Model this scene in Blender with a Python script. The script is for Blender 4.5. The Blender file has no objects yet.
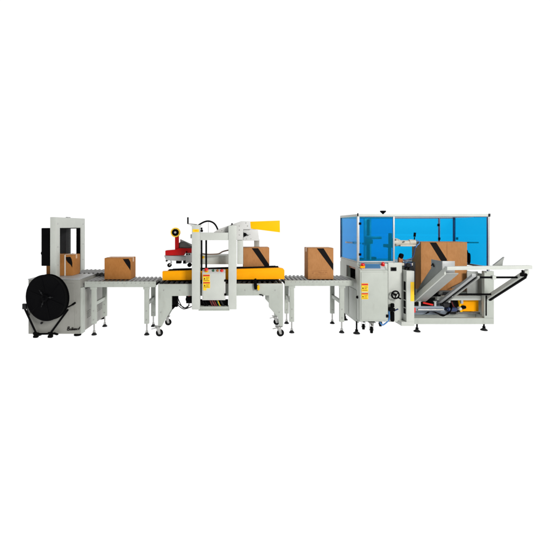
import bpy, bmesh, math, random
from mathutils import Vector, Matrix
random.seed(7)
PI = math.pi
SC = bpy.context.scene
COL = SC.collection

# ---------------------------------------------------------------- camera geometry (measured in the photograph)
CU, CV, F, H = 232.0, 226.0, 380.0, 1.49      # principal point, focal length in photo pixels, eye height in metres
def X(u, Y): return (u - CU) / F * Y
def Z(v, Y): return H - (v - CV) / F * Y

# ---------------------------------------------------------------- materials
def newmat(name):
    m = bpy.data.materials.new(name); m.use_nodes = True
    nt = m.node_tree
    return m, nt, nt.nodes, nt.links, nt.nodes['Principled BSDF']

def paint(name, col, rough=.42, spec=.4, vary=.05, bump=.05, scale=6.0, metal=0.0, dirt=None):
    m, nt, N, L, B = newmat(name)
    tc = N.new('ShaderNodeTexCoord')
    n1 = N.new('ShaderNodeTexNoise'); n1.inputs['Scale'].default_value = scale; n1.inputs['Detail'].default_value = 6
    n1.inputs['Roughness'].default_value = .65
    L.new(tc.outputs['Object'], n1.inputs['Vector'])
    mr = N.new('ShaderNodeMapRange'); mr.inputs['From Min'].default_value = .3; mr.inputs['From Max'].default_value = .7
    mr.inputs['To Min'].default_value = 1 - vary; mr.inputs['To Max'].default_value = 1 + vary
    L.new(n1.outputs['Fac'], mr.inputs['Value'])
    mix = N.new('ShaderNodeVectorMath'); mix.operation = 'SCALE'
    mix.inputs[0].default_value = col
    L.new(mr.outputs['Result'], mix.inputs['Scale'])
    src = mix.outputs['Vector']
    if dirt:
        n3 = N.new('ShaderNodeTexNoise'); n3.inputs['Scale'].default_value = 14; n3.inputs['Detail'].default_value = 8
        mp = N.new('ShaderNodeMapping'); mp.inputs['Scale'].default_value = (1, 1, .35)
        L.new(tc.outputs['Object'], mp.inputs['Vector']); L.new(mp.outputs['Vector'], n3.inputs['Vector'])
        r3 = N.new('ShaderNodeMapRange'); r3.inputs['From Min'].default_value = .58; r3.inputs['From Max'].default_value = .74
        r3.inputs['To Max'].default_value = .5
        L.new(n3.outputs['Fac'], r3.inputs['Value'])
        mx = N.new('ShaderNodeMix'); mx.data_type = 'RGBA'
        L.new(r3.outputs['Result'], mx.inputs['Factor']); L.new(src, mx.inputs[6]); mx.inputs[7].default_value = (*dirt, 1)
        src = mx.outputs[2]
    L.new(src, B.inputs['Base Color'])
    n2 = N.new('ShaderNodeTexNoise'); n2.inputs['Scale'].default_value = 160; n2.inputs['Detail'].default_value = 3
    L.new(tc.outputs['Object'], n2.inputs['Vector'])
    rr = N.new('ShaderNodeMapRange'); rr.inputs['To Min'].default_value = rough - .08; rr.inputs['To Max'].default_value = rough + .1
    L.new(n1.outputs['Fac'], rr.inputs['Value']); L.new(rr.outputs['Result'], B.inputs['Roughness'])
    if bump:
        bp = N.new('ShaderNodeBump'); bp.inputs['Strength'].default_value = bump; bp.inputs['Distance'].default_value = .004
        L.new(n2.outputs['Fac'], bp.inputs['Height']); L.new(bp.outputs['Normal'], B.inputs['Normal'])
    B.inputs['Specular IOR Level'].default_value = spec
    B.inputs['Metallic'].default_value = metal
    return m

def cardboard(name='cardboard', a_=(.335, .150, .052, 1), b_=(.405, .192, .073, 1)):
    m, nt, N, L, B = newmat(name)
    tc = N.new('ShaderNodeTexCoord')
    mp = N.new('ShaderNodeMapping'); mp.inputs['Scale'].default_value = (60, 60, 22)
    L.new(tc.outputs['Object'], mp.inputs['Vector'])
    a = N.new('ShaderNodeTexNoise'); a.inputs['Scale'].default_value = 1; a.inputs['Detail'].default_value = 4
    L.new(mp.outputs['Vector'], a.inputs['Vector'])
    b = N.new('ShaderNodeTexNoise'); b.inputs['Scale'].default_value = 7; b.inputs['Detail'].default_value = 6
    L.new(tc.outputs['Object'], b.inputs['Vector'])
    add = N.new('ShaderNodeMath'); add.operation = 'ADD'
    L.new(a.outputs['Fac'], add.inputs[0]); L.new(b.outputs['Fac'], add.inputs[1])
    r = N.new('ShaderNodeMapRange'); r.inputs['From Min'].default_value = .7; r.inputs['From Max'].default_value = 1.3
    L.new(add.outputs[0], r.inputs['Value'])
    cr = N.new('ShaderNodeMix'); cr.data_type = 'RGBA'
    cr.inputs[6].default_value = a_; cr.inputs[7].default_value = b_
    L.new(r.outputs['Result'], cr.inputs['Factor']); L.new(cr.outputs[2], B.inputs['Base Color'])
    bp = N.new('ShaderNodeBump'); bp.inputs['Strength'].default_value = .12; bp.inputs['Distance'].default_value = .003
    L.new(add.outputs[0], bp.inputs['Height']); L.new(bp.outputs['Normal'], B.inputs['Normal'])
    B.inputs['Roughness'].default_value = .85; B.inputs['Specular IOR Level'].default_value = .15
    return m

def acrylic():
    m = bpy.data.materials.new('blue_acrylic'); m.use_nodes = True
    nt = m.node_tree; N = nt.nodes; L = nt.links; N.clear()
    out = N.new('ShaderNodeOutputMaterial')
    tr = N.new('ShaderNodeBsdfTransparent'); tr.inputs['Color'].default_value = (.006, .45, .93, 1)
    df = N.new('ShaderNodeBsdfDiffuse'); df.inputs['Color'].default_value = (.002, .31, .52, 1)
    tl = N.new('ShaderNodeBsdfTranslucent'); tl.inputs['Color'].default_value = (.002, .31, .52, 1)
    m1 = N.new('ShaderNodeMixShader'); m1.inputs[0].default_value = .5
    L.new(df.outputs[0], m1.inputs[1]); L.new(tl.outputs[0], m1.inputs[2])
    m2 = N.new('ShaderNodeMixShader'); m2.inputs[0].default_value = .36
    L.new(tr.outputs[0], m2.inputs[1]); L.new(m1.outputs[0], m2.inputs[2])
    gl = N.new('ShaderNodeBsdfGlossy'); gl.inputs['Roughness'].default_value = .4; gl.inputs['Color'].default_value = (.5, .9, 1, 1)
    lw = N.new('ShaderNodeLayerWeight')                     # Schlick reflectance, the same from both sides of the sheet
    pw = N.new('ShaderNodeMath'); pw.operation = 'POWER'; pw.inputs[1].default_value = 5; L.new(lw.outputs['Facing'], pw.inputs[0])
    fr = N.new('ShaderNodeMath'); fr.operation = 'MULTIPLY_ADD'; fr.inputs[1].default_value = .95; fr.inputs[2].default_value = .003; L.new(pw.outputs[0], fr.inputs[0])
    m3 = N.new('ShaderNodeMixShader')
    L.new(fr.outputs[0], m3.inputs[0]); L.new(m2.outputs[0], m3.inputs[1]); L.new(gl.outputs[0], m3.inputs[2])
    L.new(m3.outputs[0], out.inputs['Surface'])
    return m

M = dict(
    grey=paint('light_grey_enamel', (.375, .40, .362), dirt=(.29, .295, .262)),
    beige=paint('beige_grey_enamel', (.245, .245, .222), dirt=(.185, .18, .157)),
    pale=paint('pale_grey_enamel', (.46, .48, .445)),
    white=paint('white_enamel', (.50, .50, .485)),
    alu=paint('anodised_aluminium', (.36, .37, .37), rough=.45, metal=.35, vary=.08),
    steel=paint('zinc_plated_steel', (.40, .40, .385), rough=.34, metal=.8, vary=.12, scale=18),
    roll=paint('worn_roller_steel', (.13, .13, .125), rough=.38, metal=.6, vary=.2, scale=20),
    plate=paint('plate_grey_with_shade', (.27, .28, .265), rough=.5, metal=.2, vary=.1),  # plain plate grey; also stands in for shade under the magazine rail
    darksteel=paint('dull_steel', (.13, .13, .125), rough=.4, metal=.6, vary=.15, scale=18),
    black=paint('black_plastic', (.0025, .0025, .003), rough=.5, spec=.025, vary=.2),
    rubber=paint('black_rubber', (.003, .003, .003), rough=.7, spec=.04, vary=.25),
    char=paint('charcoal_metal', (.014, .0145, .0155), rough=.45, spec=.15, vary=.2),
    orange=paint('amber_enamel', (.86, .345, .002), rough=.45, spec=.06, vary=.04),
    yellow=paint('yellow_enamel', (.82, .43, .002), rough=.45, spec=.06, vary=.04),
    tape=paint('yellow_tape_roll', (.75, .50, .02), rough=.35, vary=.05),
    red=paint('red_enamel', (.42, .004, .005), rough=.4, spec=.12, vary=.06),
    redbtn=paint('red_plastic', (.62, .012, .008), rough=.3, bump=0),
    green=paint('dark_green_plastic', (.01, .09, .04), rough=.3, bump=0),
    labely=paint('yellow_label', (.80, .50, .006), rough=.5, bump=0, vary=.03),
    labelr=paint('red_label_print', (.48, .02, .005), rough=.5, bump=0),
    ink=paint('black_print', (.006, .005, .005), rough=.7, spec=.08, bump=.0),
    fade=paint('faded_brown_print', (.30, .135, .052), rough=.8, spec=.1, bump=0),
    ptape=paint('clear_brown_tape', (.52, .29, .14), rough=.25, spec=.45, bump=0),
    bluehose=paint('blue_air_hose', (.03, .16, .42), rough=.35, bump=0),
    navy=paint('navy_motor_enamel', (.02, .035, .10), rough=.4),
    bluegrey=paint('blue_grey_steel', (.20, .235, .28), rough=.4, metal=.3),
    screen=paint('touch_screen_glass', (.07, .16, .30), rough=.15, spec=.5, bump=0),
    brown=paint('amber_motor_enamel', (.36, .11, .02), rough=.4),
    grille=paint('brown_cable_sleeve', (.17, .12, .09), rough=.6),
    wine=paint('dark_red_wire', (.14, .015, .015), rough=.5),
    cream=paint('cream_casting', (.46, .43, .36), rough=.45),
    strap=paint('white_strap', (.72, .70, .66), rough=.4, bump=0),
    card=cardboard(), cardo=cardboard('orange_cardboard', (.33, .132, .032, 1), (.40, .168, .046, 1)), acrylic=acrylic())

# ---------------------------------------------------------------- mesh helpers
class MB:
    def __init__(s): s.bm = bmesh.new()
    def _fin(s, vs, bev, mi, seg=2):
        fs = set(f for v in vs for f in v.link_faces)
        for f in fs: f.material_index = mi
        if bev > 0:
            es = list(set(e for v in vs for e in v.link_edges))
            bmesh.ops.bevel(s.bm, geom=es, offset=bev, segments=seg, profile=.6, affect='EDGES', clamp_overlap=True, material=-1)
    def prism(s, pts, d, bev=0.004, mi=0):
        """pts: list of 3-D points of a planar polygon; d: extrusion vector"""
        d = Vector(d)
        a = [s.bm.verts.new(p) for p in pts]; b = [s.bm.verts.new(Vector(p) + d) for p in pts]
        n = len(pts); fs = [s.bm.faces.new(a), s.bm.faces.new(b[::-1])]
        for i in range(n):
            fs.append(s.bm.faces.new((a[i], b[i], b[(i + 1) % n], a[(i + 1) % n])))
        bmesh.ops.recalc_face_normals(s.bm, faces=fs)
        s._fin(a + b, bev, mi)
        return s
    def box(s, x0, x1, y0, y1, z0, z1, bev=0.004, mi=0):
        return s.prism([(x0, y0, z0), (x1, y0, z0), (x1, y0, z1), (x0, y0, z1)], (0, y1 - y0, 0), bev, mi)
    def pbox(s, u0, u1, v0, v1, Y0, Y1, bev=0.004, mi=0):
        return s.box(X(u0, Y0), X(u1, Y0), Y0, Y1, Z(v1, Y0), Z(v0, Y0), bev, mi)
    def ppoly(s, uv, Y0, Y1, bev=0.004, mi=0):
        return s.prism([(X(u, Y0), Y0, Z(v, Y0)) for u, v in uv], (0, Y1 - Y0, 0), bev, mi)
    def bar(s, p0, p1, w, h, bev=0.003, mi=0, up=(0, 0, 1)):
        """rectangular bar from p0 to p1, w wide (sideways) and h tall"""
        p0, p1 = Vector(p0), Vector(p1); d = p1 - p0; up = Vector(up)
        sd = d.cross(up).normalized(); uu = sd.cross(d).normalized()
        return s.prism([p0 + sd * a * w / 2 + uu * b * h / 2 for a, b in ((-1, -1), (1, -1), (1, 1), (-1, 1))], d, bev, mi)
    def tube(s, pts, r, seg=12, mi=0, smooth=0, r1=None):
        pts = [Vector(p) for p in pts]
        if smooth and len(pts) > 2:
            q = []
            P = [pts[0] * 2 - pts[1]] + pts + [pts[-1] * 2 - pts[-2]]
            for i in range(1, len(P) - 2):
                for k in range(smooth):
                    t = k / smooth; a, b, c, d = P[i - 1:i + 3]
                    q.append(.5 * ((2 * b) + (c - a) * t + (2 * a - 5 * b + 4 * c - d) * t * t + (3 * b - a - 3 * c + d) * t ** 3))
            q.append(pts[-1]); pts = q
        rings = []; nrm = None
        for i, p in enumerate(pts):
            t = (pts[min(i + 1, len(pts) - 1)] - pts[max(i - 1, 0)]).normalized()
            if nrm is None:
                nrm = t.orthogonal().normalized()
            nrm = (nrm - t * nrm.dot(t)).normalized(); bn = t.cross(nrm)
            rr = r if r1 is None else r + (r1 - r) * i / (len(pts) - 1)
            rings.append([s.bm.verts.new(p + nrm * math.cos(2 * PI * k / seg) * rr + bn * math.sin(2 * PI * k / seg) * rr) for k in range(seg)])
        fs = []
        for a, b in zip(rings, rings[1:]):
            for k in range(seg):
                fs.append(s.bm.faces.new((a[k], a[(k + 1) % seg], b[(k + 1) % seg], b[k])))
        fs.append(s.bm.faces.new(rings[0][::-1])); fs.append(s.bm.faces.new(rings[-1]))
        for f in fs: f.material_index = mi
        return s
    def lathe(s, c, axis, prof, seg=32, mi=0):
        """closed profile [(radius, offset along axis)] spun about axis through c"""
        c = Vector(c); ax = Vector(axis).normalized(); n = ax.orthogonal().normalized(); b = ax.cross(n)
        rings = []
        for r, o in prof:
            if r < 1e-6: rings.append([s.bm.verts.new(c + ax * o)])
            else: rings.append([s.bm.verts.new(c + ax * o + (n * math.cos(2 * PI * k / seg) + b * math.sin(2 * PI * k / seg)) * r) for k in range(seg)])
        fs = []
        pairs = list(zip(rings, rings[1:]))
        if len(rings[0]) > 1 and len(rings[-1]) > 1: pairs.append((rings[-1], rings[0]))
        for A, Bq in pairs:
            for k in range(seg):
                k2 = (k + 1) % seg
                if len(A) == 1 and len(Bq) == 1: continue
                if len(A) == 1: fs.append(s.bm.faces.new((A[0], Bq[k], Bq[k2])))
                elif len(Bq) == 1: fs.append(s.bm.faces.new((A[k], Bq[0], A[k2])))
                else: fs.append(s.bm.faces.new((A[k], Bq[k], Bq[k2], A[k2])))
        bmesh.ops.recalc_face_normals(s.bm, faces=fs)
        for f in fs: f.material_index = mi
        return s
    def build(s, name, mats, parent=None):
        me = bpy.data.meshes.new(name)
        r = parent
        while r is not None and r.parent is not None: r = r.parent
        if r is not None: bmesh.ops.translate(s.bm, verts=s.bm.verts, vec=-r.location)
        s.bm.normal_update(); s.bm.to_mesh(me); s.bm.free()
        for m in (mats if isinstance(mats, (list, tuple)) else [mats]): me.materials.append(M[m] if isinstance(m, str) else m)
        me.shade_smooth(); me.set_sharp_from_angle(angle=math.radians(35))
        o = bpy.data.objects.new(name, me); COL.objects.link(o)
        if parent: o.parent = parent
        return o

def disc(c, axis, r, w, ch=.004): # profile of a chamfered disc, w thick
    return [(0, -w / 2), (r - ch, -w / 2), (r, -w / 2 + ch), (r, w / 2 - ch), (r - ch, w / 2), (0, w / 2)]
def addisc(mb, c, axis, r, w, ch=.003, mi=0, seg=32): return mb.lathe(c, axis, disc(c, axis, r, w, ch), seg, mi)

def thing(name, label, cat, loc, group=None):
    o = bpy.data.objects.new(name, None); COL.objects.link(o); o.location = loc; o.empty_display_size = .1
    o['label'] = label; o['category'] = cat
    if group: o['group'] = group
    return o

def levelling_foot(parent, x, y, ztop, pad=.03, rod=.009, rodmat='steel', dark=True):
    f = MB(); f.tube([(x, y, .02), (x, y, ztop)], rod, 12)
    f.lathe((x, y, .05), (0, 0, 1), [(0, -.012), (rod * 1.9, -.012), (rod * 1.9, .006), (0, .006)], 6)
    o = f.build('levelling_foot', rodmat, parent)
    p = MB(); p.lathe((x, y, 0), (0, 0, 1), [(0, 0), (pad, 0), (pad, .010), (pad * .75, .018), (rod * 1.6, .034), (0, .034)], 24)
    p.build('foot_pad', 'char' if dark else 'steel', o)
    return o

def caster(parent, x, y, ztop, r=.047, yaw=0.0):
    wz = r; wx = x + math.cos(yaw) * .022; wy = y + math.sin(yaw) * .022
    ax = Vector((-math.sin(yaw), math.cos(yaw), 0))
    f = MB()
    f.box(x - .048, x + .048, y - .04, y + .04, ztop - .006, ztop - .001, .001)
    f.lathe((x, y, ztop - .016), (0, 0, 1), [(0, -.010), (.03, -.010), (.032, 0), (.027, .010), (0, .010)], 20)
    for sgn in (-1, 1):
        c = Vector((wx, wy, 0)) + ax * sgn * .024; t = Vector((math.cos(yaw), math.sin(yaw), 0))
        b0 = Vector((x, y, 0)) + ax * sgn * .024
        f.prism([b0 - t * .024 + Vector((0, 0, ztop - .026)), b0 + t * .028 + Vector((0, 0, ztop - .026)), c + t * .013 + Vector((0, 0, wz - .012)), c - t * .013 + Vector((0, 0, wz - .012))], ax * .003, .0006)
    f.tube([Vector((wx, wy, wz)) - ax * .03, Vector((wx, wy, wz)) + ax * .03], .007, 10)
    # brake pedal
    t = Vector((math.cos(yaw), math.sin(yaw), 0))
    f.bar(Vector((x, y, ztop - .024)) - t * .02, Vector((x, y, ztop - .036)) - t * .085, .032, .004, .001)
    o = f.build('caster', 'steel', parent)
    w = MB(); w.lathe((wx, wy, wz), ax, [(r * .62, -.016), (r * .93, -.017), (r, -.008), (r, .008), (r * .93, .017), (r * .62, .016)], 32)
    w.lathe((wx, wy, wz), ax, [(0, -.012), (r * .25, -.019), (r * .3, -.012), (r * .62, -.012), (r * .62, .012), (r * .3, .012), (r * .25, .019), (0, .012)], 24, 1)
    w.build('wheel', ['rubber', 'char'], o)
    return o

def warning_label(parent, u, v, du, dv, Y, name='warning_label'):
    """yellow sticker with a red header and rows of small print, on a face whose plane is y = Y"""
    m = MB(); x0, x1 = X(u, Y), X(u + du, Y); z1, z0 = Z(v, Y), Z(v + dv, Y)
    m.box(x0, x1, Y - .0022, Y + .001, z0, z1, 0, 0)
    h = z1 - z0; w = x1 - x0
    m.box(x0 + w * .04, x1 - w * .04, Y - .0034, Y - .0022, z1 - h * .26, z1 - h * .05, 0, 1)
    for k in range(3):
        zz = z0 + h * (.14 + .19 * k)
        m.box(x0 + w * (.42 if k else .1), x1 - w * (.10 + .12 * (k % 2)), Y - .0030, Y - .0022, zz, zz + h * .055, 0, 2)
    cx, cz = x0 + w * .22, z0 + h * .44
    m.prism([(cx - w * .12, Y - .003, cz - h * .13), (cx + w * .12, Y - .003, cz - h * .13), (cx, Y - .003, cz + h * .15)], (0, .0008, 0), 0, 2)
    return m.build(name, ['labely', 'labelr', 'ink'], parent)

# ---------------------------------------------------------------- the setting: white floor, made translucent so added light from below keeps it shadowless
fl = MB(); fl.bm.faces.new([fl.bm.verts.new(p) for p in ((-60, -60, 0), (60, -60, 0), (60, 60, 0), (-60, 60, 0))])
mf = bpy.data.materials.new('white_translucent_sheet'); mf.use_nodes = True
N = mf.node_tree.nodes; L = mf.node_tree.links; N.clear()
out = N.new('ShaderNodeOutputMaterial'); tl = N.new('ShaderNodeBsdfTranslucent'); tl.inputs[0].default_value = (.96, .96, .96, 1)
df = N.new('ShaderNodeBsdfDiffuse'); df.inputs[0].default_value = (.92, .92, .92, 1)
mx = N.new('ShaderNodeMixShader'); mx.inputs[0].default_value = .16
L.new(tl.outputs[0], mx.inputs[1]); L.new(df.outputs[0], mx.inputs[2]); L.new(mx.outputs[0], out.inputs[0])
floor = fl.build('floor', mf); floor['kind'] = 'structure'; floor['label'] = 'plain white floor under the whole packing line'

# ================================================================ STRAPPING MACHINE
def strapping_machine():
    t = thing('strapping_machine', 'beige grey strapping machine with tall arch, behind the round black reel', 'strapping machine', (-2.4, 5.65, 0))
    Y0, Y1 = 5.12, 6.20; xl, xr = X(28.3, Y0), X(80, Y0)
    zb, zt = .035, .765
    c = MB(); c.box(xl, xr, Y0, Y1, zb, zt, .008)
    cab = c.build('cabinet', 'beige', t)
    # front door seam + corner post
    d = MB(); d.box(xl + .02, xr - .075, Y0 - .006, Y0 + .002, zb + .03, zt - .05, .003)
    d.build('front_panel', 'beige', cab)
    # side: corner strip and two doors facing right
    p = MB(); p.box(xr + .0005, xr + .028, Y0 + .004, Y0 + .11, zb + .003, zt - .11, .004)
    p.build('corner_post', 'grey', cab)
    for a, b, z0, z1 in ((Y0 + .13, 5.60, zb + .04, zt - .15), (5.63, 6.16, zb + .04, zt - .15)):
        m = MB(); m.box(xr + .001, xr + .014, a, b, z0, z1, .003)
        for k in range(5):
            zz = z0 + .12 + k * .022
            m.box(xr + .0135, xr + .019, a + .08, b - .12, zz, zz + .008, .001)
        m.box(xr + .0135, xr + .024, b - .05, b - .03, (z0 + z1) / 2 - .03, (z0 + z1) / 2 + .03, .002, 1)
        m.build('side_door', ['beige', 'black'], cab)
    # table top with slot
    tp = MB(); tp.box(xl - .004, xr + .004, Y0 - .004, Y1 + .004, zt, zt + .012, .002)
    tp.build('table_top', 'alu', t)
    # outfeed rollers on the table, running towards the conveyor
    rl = MB(); rl.box(-2.05, -1.78, 5.665, 5.69, .66, .735, .003); rl.build('outfeed_rail', 'beige', t)
    rl = MB(); rl.box(-2.36, -1.78, 6.19, 6.215, .70, .775, .003); rl.box(-2.36, -1.785, 5.695, 6.189, .735, .745, .001, 1)
    ob = rl.build('outfeed_bed', ['beige', 'char'], t)
    for k in range(9):
        m = MB(); xx = -2.345 + k * .067
        m.tube([(xx, 5.69, .772), (xx, 6.16, .772)], .019, 16)
        m.tube([(xx, 5.67, .772), (xx, 6.18, .772)], .006, 8, 1)
        m.build('roller', ['roll', 'char'], ob)
    # arch
    ax0, ax1 = -2.49, -2.41; ya, yb = 5.20, 6.23; zt2 = 1.612; z0 = zt + .012
    a = MB()
    o_ = [(ax0, ya, z0), (ax0, ya, zt2), (ax0, yb, zt2), (ax0, yb, z0), (ax0, yb - .16, z0), (ax0, yb - .16, 1.462), (ax0, ya + .125, 1.462), (ax0, ya + .125, z0)]
    a.prism(o_, (ax1 - ax0, 0, 0), .006)
    arch = a.build('arch', 'pale', t)
    g = MB()
    g.box(ax0 + .012, ax1 - .012, yb - .172, yb - .160, z0 + .01, 1.452, .002)
    g.box(ax0 + .012, ax1 - .012, ya + .125, ya + .137, z0 + .01, 1.452, .002)
    g.box(ax0 + .012, ax1 - .012, ya + .137, yb - .172, 1.450, 1.462, .002)
    g.build('strap_track', 'black', arch)
    for y in (ya + .06, yb - .08):
        for z in (.95, 1.2, 1.52):
            s = MB(); addisc(s, (ax1 + .001, y, z), (1, 0, 0), .008, .006, .001, 0, 12); s.build('arch_bolt', 'alu', arch)
    s = MB(); s.box(ax0 + .03, ax1 - .02, 5.62, 5.72, zt2, zt2 + .012, .003)
    s.build('arch_cap', 'alu', arch)
    # black control box behind and left of the arch
    b = MB(); Yb = 5.24
    b.box(X(41.2, Yb), ax0 - .001, Yb, Yb + .19, Z(266, Yb), Z(228, Yb), .010)
    cb = b.build('control_box', 'black', t)
    k = MB(); addisc(k, (X(41, Yb) - .010, Yb + .06, Z(253.5, Yb)), (1, 0, 0), .026, .026, .006); k.build('knob', 'black', cb)
    b = MB(); Yb = 5.85; b.box(X(52, Yb), X(66.3, Yb), Yb, Yb + .17, Z(268, Yb), Z(228, Yb), .010); b.build('strap_feed_cover', 'char', t)
    k = MB(); k.box(-2.72, -2.66, Yb + .05, Yb + .11, .777, Z(268, Yb), .003); k.build('cover_post', 'beige', t)
    # script lettering low on the front
    lg = MB(); Yl = Y0 - .008
    def st(pts, r): lg.tube([(X(67.2 + a * 12.4, Yl), Yl, Z(330.6 - b * 3.6 - a * .4, Yl)) for a, b in pts], r * .62, 6, 0, 4)
    st([(.00, .10), (.05, .75), (.08, 1.0)], .008)
    st([(.04, .95), (.17, 1.0), (.13, .62), (.07, .55), (.19, .42), (.13, .1), (.01, .12)], .009)
    st([(.2, .3), (.28, .52), (.26, .2), (.33, .2), (.40, .9), (.37, .2), (.43, .3), (.48, .85), (.46, .15), (.52, .35), (.55, .5), (.55, .15), (.60, .5), (.61, .2), (.66, .48), (.67, .18), (.72, .45), (.77, .3), (.74, .15), (.80, .3)], .0065)
    st([(.78, .38), (.88, .46)], .006)
    st([(.90, .25), (.94, .5), (1.0, .75), (.97, .3), (1.03, .95)], .007)
    st([(.04, .02), (.5, .06), (.98, .14)], .004)
    lg.build('lettering', 'ink', cab)
    for x, y in ((xl + .10, Y0 + .06), (X(77.3, 5.17), Y0 + .06), (xl + .10, Y1 - .1), (xr - .05, Y1 - .1)):
        f = MB(); f.lathe((x, y, 0), (0, 0, 1), [(0, 0), (.046, 0), (.050, .014), (.04, .026), (.02, .036), (0, .036)], 24)
        f.build('foot', 'rubber', t)
    return t
strapping_machine()

# ---------------------------------------------------------------- strap reel stand
def strap_reel():
    Yr = 4.985; cx, cz = X(47.6, Yr), Z(297.3, Yr)
    t = thing('strap_reel_stand', 'round black strap reel on a black tube stand before the beige grey machine', 'strap reel', (cx, 5.03, 0))
    ang = math.radians(14)
    ax = Vector((-math.sin(ang), -math.cos(ang), 0)); r = .302; c = Vector((cx, Yr, cz))
    d = MB()
    d.lathe(c - ax * .035, ax, [(0, -.008), (r - .004, -.008), (r, -.004), (r, 0), (r - .004, .004), (r * .8, .004), (0, .004)], 64)
    d.build('back_flange', 'black', t)
    d = MB(); d.lathe(c, ax, [(.1, -.034), (r - .018, -.034), (r - .014, -.02), (r - .014, .02), (r - .018, .034), (.1, .034)], 64)
    d.build('strap_coil', 'rubber', t)
    d = MB()
    d.lathe(c + ax * .04, ax, [(0, -.004), (r - .004, -.004), (r, 0), (r, .005), (r - .006, .007), (r * .93, .003), (r * .5, .001), (0, .003)], 64)
    side = ax.cross(Vector((0, 0, 1)))
    for k in range(6):
        a = k * PI / 3 + .3; v = side * math.cos(a) + Vector((0, 0, 1)) * math.sin(a)
        d.bar(c + ax * .042 + v * .05, c + ax * .042 + v * (r - .02), .018, .006, .002, 0, up=ax)
    ff = d.build('front_flange', 'black', t)
    h = MB(); h.lathe(c + ax * .05, ax, [(0, -.01), (.055, -.01), (.05, .012), (.025, .02), (.018, .05), (0, .05)], 24)
    for k in range(3):
        a = k * 2.1 + .9; v = side * math.cos(a) + Vector((0, 0, 1)) * math.sin(a)
        addisc(h, c + ax * .056 + v * .085, ax, .011, .014, .003, 1, 12)
        h.bar(c + ax * .058 + v * .05, c + ax * .058 + v * .13, .006, .006, .001, 1, up=ax)
    h.build('hub', ['black', 'char'], ff)
    Yf = 5.075
    def P(u, v, Y=Yf): return (X(u, Y), Y, Z(v, Y))
    for a, b in (((23.5, 306), (36.5, 334)), ((68, 309.5), (50, 334))):
        m = MB(); m.tube([P(*a), P(*b)], .013, 12); m.build('leg', 'black', t)
    m = MB(); m.tube([P(33.5, 334.0), P(56, 333.6)], .013, 12); m.build('cross_bar', 'black', t)
    m = MB(); m.tube([P(36, 300), P(47, 292), P(62, 303)], .013, 10, 0, 4); m.build('axle_yoke', 'black', t)
    m = MB(); m.pbox(22.0, 26.0, 303.8, 309.4, 5.06, 5.09, .008); m.ppoly([(26, 305), (30, 308.5), (29.5, 316), (27, 312)], 5.088, 5.10, .002, 1)
    m.build('brake_bracket', ['char', 'darksteel'], t)
    m = MB(); m.tube([P(66, 307.5), P(70, 306), P(75, 302.9)], .009, 10); m.tube([P(72.5, 304.6), P(75.4, 302.6)], .014, 12)
    m.build('brake_handle', 'black', t)
    m = MB(); addisc(m, P(41.6, 323.0, 5.10), (0, 1, 0), .014, .02); m.build('guide_pin', 'char', t)
    for u in (36, 50.5):
        m = MB(); x, y, z = P(u, 335)
        m.lathe((x, y - .01, .024), (0, 1, 0), [(0, -.02), (.02, -.02), (.024, -.012), (.024, .012), (.02, .02), (0, .02)], 20)
        m.bar((x - .035, y, .06), (x + .035, y, .05), .035, .03, .008)
        m.bar((x - .028, y - .004, .018), (x + .03, y - .004, .018), .05, .034, .009)
        m.build('foot', 'rubber', t)
    m = MB(); x, y, z = P(53.5, 334); m.bar((x, y, .06), (x + .07, y - .03, .05), .03, .022, .006); m.build('pedal', 'rubber', t)
    return t
strap_reel()

# ================================================================ CONVEYORS
def roller_conveyor(label, x0, x1, yf, yr, ulegs, zrail=.735, n=16):
    t = thing('roller_conveyor', label, 'roller conveyor', ((x0 + x1) / 2, (yf + yr) / 2, 0), 'short roller conveyors joining the machines')
    for y in (yf, yr):
        m = MB(); s = 1 if y == yf else -1; zz = zrail if y == yf else zrail - .018
        m.box(x0, x1, y - .004 - .018 * s, y + .004 - .018 * s, zz - .078, zz, .002)
        m.box(x0 + .001, x1 - .001, min(y - .0135 * s, y + .018 * s), max(y - .0135 * s, y + .018 * s), zz - .0775, zz - .0735, .001)
        for k in range(n):
            xx = x0 + (k + .5) * (x1 - x0) / n
            addisc(m, (xx, y - .023 * s, zz - .022), (0, 1, 0), .0065, .006, .001, 1, 8)
        m.build('side_rail', ['grey', 'steel'], t)
    for k in range(n):
        xx = x0 + (k + .5) * (x1 - x0) / n
        m = MB(); m.tube([(xx, yf - .008, zrail - .018), (xx, yr + .008, zrail - .018)], .0235, 20)
        m.tube([(xx, yf - .014, zrail - .018), (xx, yr + .014, zrail - .018)], .008, 8, 1)
        m.build('roller', ['roll', 'char'], t)
    for u in ulegs:
        x = X(u, yf)
        for y in (yf, yr):
            m = MB(); m.box(x - .032, x + .032, y - .013, y + .027, .155, zrail - .079, .005)
            m.box(x - .045, x + .045, y - .014, y - .0135 + .004, zrail - .11, zrail - .0785, .001)
            for dz in (0, .12):
                addisc(m, (x, y - .014, .21 + dz), (0, 1, 0), .009, .008, .002, 1, 6)
            lg = m.build('leg', ['grey', 'steel'], t)
            levelling_foot(lg, x, y + .006, .16, .036, .010)
        m = MB(); m.box(x - .018, x + .018, yf + .0275, yr - .0135, .40, .445, .003); m.build('cross_brace', 'grey', t)
    m = MB(); m.box(x0 + .12, x1 - .12, yf + .03, yf + .034, zrail - .078, zrail - .07, 0)
    m.box(x0 + .25, x0 + .28, yf - .013, yr + .013, zrail - .0765, zrail - .05, .002); m.box(x1 - .28, x1 - .25, yf - .013, yr + .013, zrail - .0765, zrail - .05, .002)
    m.build('tie_bar', 'grey', t)
    m = MB(); m.box(x0 + .002, x1 - .002, yf + .0245, yr - .0245, zrail - .062, zrail - .056, 0); m.build('gap_shade_sheet', 'char', t)  # dark sheet added below the rollers so their gaps look shaded
    return t
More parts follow.
